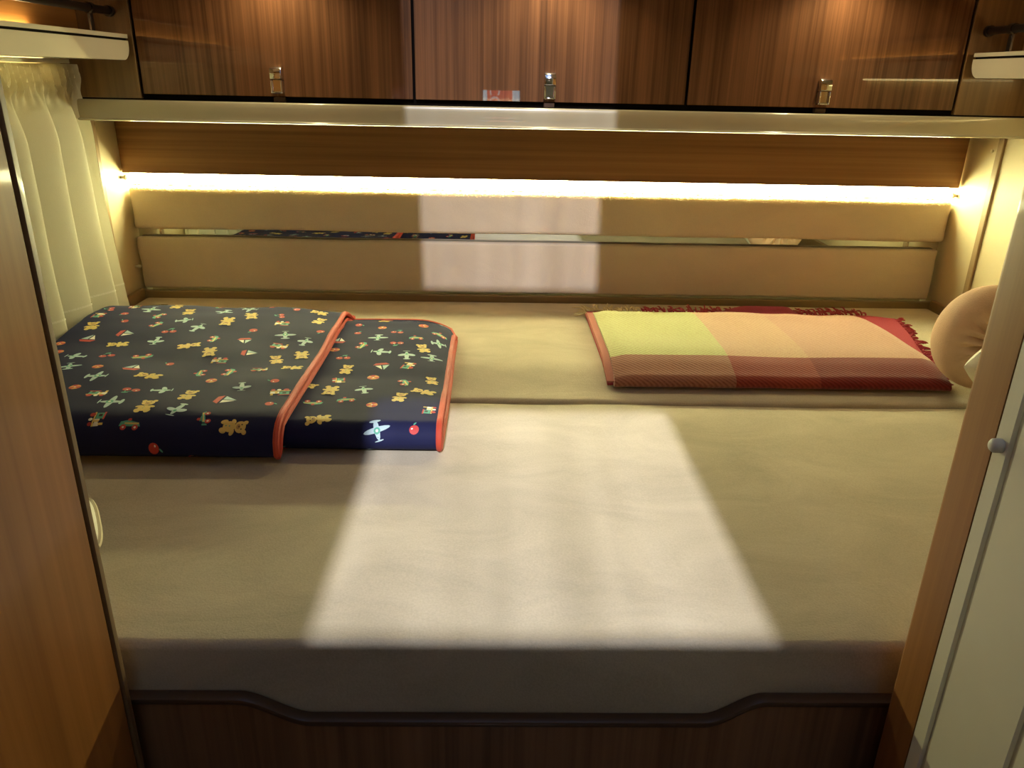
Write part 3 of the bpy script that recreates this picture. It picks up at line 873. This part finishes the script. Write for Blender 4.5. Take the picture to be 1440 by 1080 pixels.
def under2(x):
    z0 = zr + .0145; h = .009; y0, y1 = 1.342, 1.738; out = []
    for i in range(19):
        t = i / 18; out.append((x, y0 + (y1 - y0) * t, z0))
    for i in range(19):
        t = 1 - i / 18; out.append((x, y0 + (y1 - y0) * t, z0 + h * min(1, .3 + 7 * min(t, 1 - t)) + .0012 * nz(x * 8, t * 5, 7)))
    return out
obj('rose_layer', fold_slab('u', .2085, .828, under2, None), M['rose'], th_)['label'] = 'rose under layer'
def upper(x):
    r0 = .0085
    out = []
    z0 = zr + .0245; yn = 1.350; y1 = 1.716 + .006 * nz(x * 4, 2)
    e = smooth01((x - .222) / .03) * smooth01((.836 - x) / .02)
    lift = .010 * (.45 + .55 * e)
    def top_(y):
        t = (y - yn) / (y1 - yn)
        return z0 + lift + .004 * nz(x * 5, y * 6, 1) + .003 * nz(x * 14, y * 10, 6) * smooth01((t - .6) / .3) - .006 * smooth01((t - .90) / .10) - .005 * smooth01((.1 - t) / .1)
    bot = zr + .004
    m_ = 18
    tz = top_(yn)
    for i in range(m_): out.append((x, y1 + (yn + .004 - y1) * i / m_, z0))
    out.append((x, yn + .004, z0 - .002)); out.append((x, yn + .002, bot + .004))
    zc_ = (bot + tz) / 2; hh_ = (tz - bot) / 2
    for i in range(13):
        a = -math.pi / 2 - math.pi * i / 12
        out.append((x, yn + .018 * math.cos(a) * (.9 + .12 * nz(x * 11, 3)), zc_ + hh_ * math.sin(a)))
    m_ = 26
    for i in range(1, m_ + 1): out.append((x, yn + (y1 - yn) * i / m_, top_(yn + (y1 - yn) * i / m_)))
    k_ = .022 * smooth01((x - .70) / .136)
    return [(a + k_ * min(max((1.716 - c) / .36, 0), 1), c, e_) for a, c, e_ in out]
bmu = fold_slab('p', .222, .836, upper, None, 60)
o = obj('top_layer', bmu, M['plaid'], th_, loc=(0, 0, 0))
o.location = Vector((0, 0, 0)) - WL[th_.name]
def strand(bm, p, d, L, rnd, r=.0015, curl=.35):
    pts = []; p = Vector(p); d = Vector(d).normalized()
    side = Vector((-d.y, d.x, 0))
    ph = rnd.uniform(0, 6)
    for i in range(6):
        t = i / 5
        pts.append(p + d * L * t + side * (L * curl * .3 * math.sin(ph + 3 * t)) + Vector((0, 0, L * .18 * math.sin(t * 3 + ph * .4) * t)))
    add_tube(bm, pts, [r, r * 1.15, r, r, r * .8, r * .4], 5)
rnd = random.Random(5)
bmc = bmesh.new(); bmr = bmesh.new()
x = .205
while x < .885:
    tgt = bmc if x < .345 else bmr
    for _ in range(2):
        strand(tgt, (x + rnd.uniform(-.003, .003), 1.782 - max(0, x - .90) * .9, zr + .009), (rnd.uniform(-.7, .35), 1, rnd.uniform(.0, .35)), rnd.uniform(.024, .042), rnd, r=.0019)
    x += .0085
for k in range(5):
    strand(bmc, (.213, 1.752, zr + .010), (-1, rnd.uniform(-.2, .8), .1), rnd.uniform(.02, .035), rnd, curl=1.2)
obj('fringe', bmc, M['cream_wool'], th_)['label'] = 'cream fringe'
obj('fringe', bmr, M['crimson'], th_)['label'] = 'crimson fringe of the rear edge'
bms = bmesh.new()
y = 1.362
while y < 1.73:
    xx = .857 + (y - 1.352) / 4.4
    for _ in range(2):
        strand(bms, (xx - .004, y + rnd.uniform(-.004, .004), zr + .010 - sag(y)), (1, rnd.uniform(-.2, .9), rnd.uniform(0, .2)), rnd.uniform(.016, .030), rnd, r=.0023)
    y += .0105
obj('fringe', bms, M['crimson'], th_)['label'] = 'crimson fringe of the right edge'
# curled-up loop of the crimson layer at the rear
bm = bmesh.new()
m_ = 16; rows_ = []
for i in range(m_ + 1):
    x = .52 + .20 * i / m_
    h = .018 * smooth01(i / 6) * smooth01((m_ - i) / 3 + .15)
    rows_.append([bm.verts.new((x, 1.735 + .0025 * k * 4, zr + .013 + h * math.sin(math.pi * (.15 + .5 * k / 4)))) for k in range(5)])
for a, c in zip(rows_, rows_[1:]):
    for k in range(4): bm.faces.new((a[k], a[k + 1], c[k + 1], c[k]))
bmesh.ops.solidify(bm, geom=list(bm.faces), thickness=.004)
obj('curled_edge', bm, M['crimson'], th_)['label'] = 'curled crimson edge'

# ------------------------------------------------------------------ cushions
# round gathered cushion standing behind the right partition
nk = thing('round_cushion', 'round dusty-pink gathered cushion standing behind the right wooden partition', 'cushion', (.90, 1.33, .7245))
bm = bmesh.new()
rr_, dd_ = .0975, .052
cz = .7245 + rr_; ccx, ccy = .902, 1.335
rings = []
for i in range(33):
    th2 = math.pi * i / 32                      # 0 = middle facing the bed foot
    ring = []
    for k in range(96):
        a = 2 * math.pi * k / 96
        rad = rr_ * math.sin(th2) ** .75
        fold = .009 * math.sin(a * 15 + 2 * math.sin(a * 2)) * math.exp(-((rad / rr_ - .42) / .26) ** 2)
        dip = -.020 * math.exp(-(rad / .022) ** 2)
        yy = -dd_ * math.copysign(abs(math.cos(th2)) ** .8, math.cos(th2)) * 1.0
        sgn = -1 if th2 < math.pi / 2 else 1
        ring.append(bm.verts.new((ccx + rad * math.cos(a), ccy + yy + sgn * (fold + dip), cz + rad * math.sin(a))))
    rings.append(ring)
for a, c in zip(rings, rings[1:]):
    for k in range(96): bm.faces.new((a[k], a[(k + 1) % 96], c[(k + 1) % 96], c[k]))
bmesh.ops.remove_doubles(bm, verts=bm.verts, dist=1e-6)
bmesh.ops.recalc_face_normals(bm, faces=bm.faces)
obj('cover', bm, M['pink'], nk)
bm = bmesh.new()
add_tube(bm, [(ccx + .0135 * math.cos(t) * .3, ccy - dd_ + .014, cz + .0135 * math.sin(t) * .3) for t in (0, 1.2, 2.4, 3.6, 4.8, 6.0)], .006, 8)
obj('button', bm, M['wall_trim'], nk)

def pillow(name, label, cx, cy, z, w, d, h, rot, seed, pip=True):
    """soft pillow with pulled-out corners"""
    t = thing(name, label, 'pillow', (cx, cy, z))
    bm = bmesh.new(); nn = 26
    def pt(u, v, s):
        x = u * w / 2; y = v * d / 2
        e = (1 - abs(u) ** 3.0) * (1 - abs(v) ** 3.0)
        pinch = 1 - .05 * abs(u * v) ** 3
        hh = h / 2 * max(0, e) ** .38
        zz = z + h / 2 + s * hh + .003 * nz(u * 2 + seed, v * 2) * e
        zz = max(zz, z)
        c_, s_ = math.cos(rot), math.sin(rot); x *= pinch; y *= pinch
        return Vector((cx + x * c_ - y * s_, cy + x * s_ + y * c_, zz))
    for s in (1, -1):
        g_ = [[bm.verts.new(pt(-1 + 2 * i / nn, -1 + 2 * j / nn, s)) for j in range(nn + 1)] for i in range(nn + 1)]
        for i in range(nn):
            for j in range(nn): bm.faces.new((g_[i][j], g_[i + 1][j], g_[i + 1][j + 1], g_[i][j + 1]))
    bmesh.ops.remove_doubles(bm, verts=bm.verts, dist=1e-5)
    bmesh.ops.recalc_face_normals(bm, faces=bm.faces)
    obj('cover', bm, M['linen'], t)
    if pip:
        bm = bmesh.new(); loop = []
        for k in range(nn): loop.append(pt(-1 + 2 * k / nn, -1, 1))
        for k in range(nn): loop.append(pt(1, -1 + 2 * k / nn, 1))
        for k in range(nn): loop.append(pt(1 - 2 * k / nn, 1, 1))
        for k in range(nn + 1): loop.append(pt(-1, 1 - 2 * k / nn, 1))
        add_tube(bm, loop, .003, 6)
        obj('piping', bm, M['piping'], t)
    return t
pillow('pillow', 'white pillow whose corner peeks out behind the left wardrobe edge', -.578, .786, zf + .003, .20, .13, .044, math.radians(30), 2)
pw = pillow('pillow', 'small white cushion standing on its corner between the pink cushion and the right partition', .897, 1.19, zf, .156, .156, .05, 0, 5, False)
pw.rotation_euler = (math.radians(-90), math.radians(45), 0)
pw.location = (.897, 1.190, zf + .1065)
# ------------------------------------------------------------------ outdoors behind the camera: red sign, mirrored in the middle door
def glow(name, col, e):
    return plain(name, col, .5, emit=e)  # emission stands in for daylight falling on the sign
sg = thing('outdoor_sign', 'red outdoor sign with white letters, given added glow, mirrored low in the middle cabinet door', 'sign', (.01, -2.32, -.30))
obj('panel', bx((-.085, -2.32, .99), (.090, -2.30, 1.25), .002), glow('sign_red', (.75, .10, .09), 5), sg, smooth=False)
for a, c in ((-.135, -.0845), (.0895, .165)):
    obj('border', bx((a, -2.32, .99), (c, -2.30, 1.25), .002), glow('sign_pale_blue', (.45, .78, .95), 6), sg, smooth=False)
bm = bmesh.new(); add_tube(bm, [(.01, -2.312, -.30), (.01, -2.312, .992)], .008, 12); obj('post', bm, M['chrome'], sg)
fc = bpy.data.curves.new('lettering', 'FONT'); fc.body = 'CO'; fc.size = .10; fc.extrude = .001; fc.align_x = 'CENTER'; fc.align_y = 'CENTER'
fc.materials.append(glow('sign_white', (.85, .9, .95), 5))
lt = bpy.data.objects.new('lettering', fc)
C.objects.link(lt); dg = bpy.context.evaluated_depsgraph_get(); lm = bpy.data.meshes.new_from_object(lt.evaluated_get(dg)); bpy.data.objects.remove(lt)
lt = bpy.data.objects.new('lettering', lm)
link(lt, sg, (-.028, -2.2988, 1.120)); lt.rotation_euler = (math.pi / 2, math.pi / 2, math.pi)
struct('ground', bx((-12, -24, -.36), (12, WF - T - .05, -.30)), plain('gravel', (.25, .24, .22), .9))

# ------------------------------------------------------------------ lights
def lamp(name, typ, loc, energy, col, target=None, **kw):
    L = bpy.data.lights.new(name, typ); L.energy = energy; L.color = col
    for k, v in kw.items(): setattr(L, k, v)
    o = bpy.data.objects.new(name, L); C.objects.link(o); o.location = loc
    if target is not None:
        o.rotation_euler = (Vector(target) - Vector(loc)).to_track_quat('-Z', 'Y').to_euler()
    return o
d = Vector((.012, math.cos(E_SUN), -math.sin(E_SUN)))
lamp('sun', 'SUN', (0, -6, 9), 7.8, (.96, .96, 1.0), Vector((0, -6, 9)) + d, angle=math.radians(.7))
for x in spots:
    lamp('downlight_bulb', 'SPOT', (x, 1.630, 1.488), 4.4, (1, .84, .48), (x, 1.45, .75), spot_size=math.radians(150), spot_blend=.6, shadow_soft_size=.018)
# unseen ceiling lamp added as warm fill for the aisle
cl = thing('fill_lamp', 'round unseen ceiling lamp added as warm fill behind the viewer', 'lamp', (.62, -1.0, ZC - .03))
bm = bmesh.new(); add_tube(bm, [(.62, -1.0, ZC - .03), (.62, -1.0, ZC - .001)], .09, 28); obj('diffuser', bm, plain('fill_glow', (1, .82, .55), .5, emit=1.0), cl)

w = bpy.data.worlds.new('sky'); bpy.context.scene.world = w; w.use_nodes = True
bg = w.node_tree.nodes['Background']; bg.inputs['Color'].default_value = (.42, .63, 1.0, 1); bg.inputs['Strength'].default_value = 2.7

# ------------------------------------------------------------------ camera
cam = bpy.data.cameras.new('camera'); co = bpy.data.objects.new('camera', cam); C.objects.link(co)
f = 1086.
Xc = Vector((51300, 660, 1086)).normalized()
Dn = Vector((-60, 2730, 1086)); Dn = (Dn - Xc * Xc.dot(Dn)).normalized()
Yc = Dn.cross(Xc)
if Yc.z < 0: Yc = -Yc
W = Matrix((Xc, Yc, -Dn))            # image axes (right, down, forward) -> world
R3 = W @ Matrix(((1, 0, 0), (0, -1, 0), (0, 0, -1)))
co.matrix_world = Matrix.Translation((0, 0, 1.25)) @ R3.to_4x4()
cam.sensor_width = 36; cam.sensor_fit = 'HORIZONTAL'; cam.lens = f / 1440 * 36; cam.clip_start = .02
sc = bpy.context.scene
sc.camera = co
vs = sc.view_settings
vs.view_transform = 'Standard'; vs.look = 'None'; vs.gamma = 1; vs.use_curve_mapping = False; vs.exposure = 0
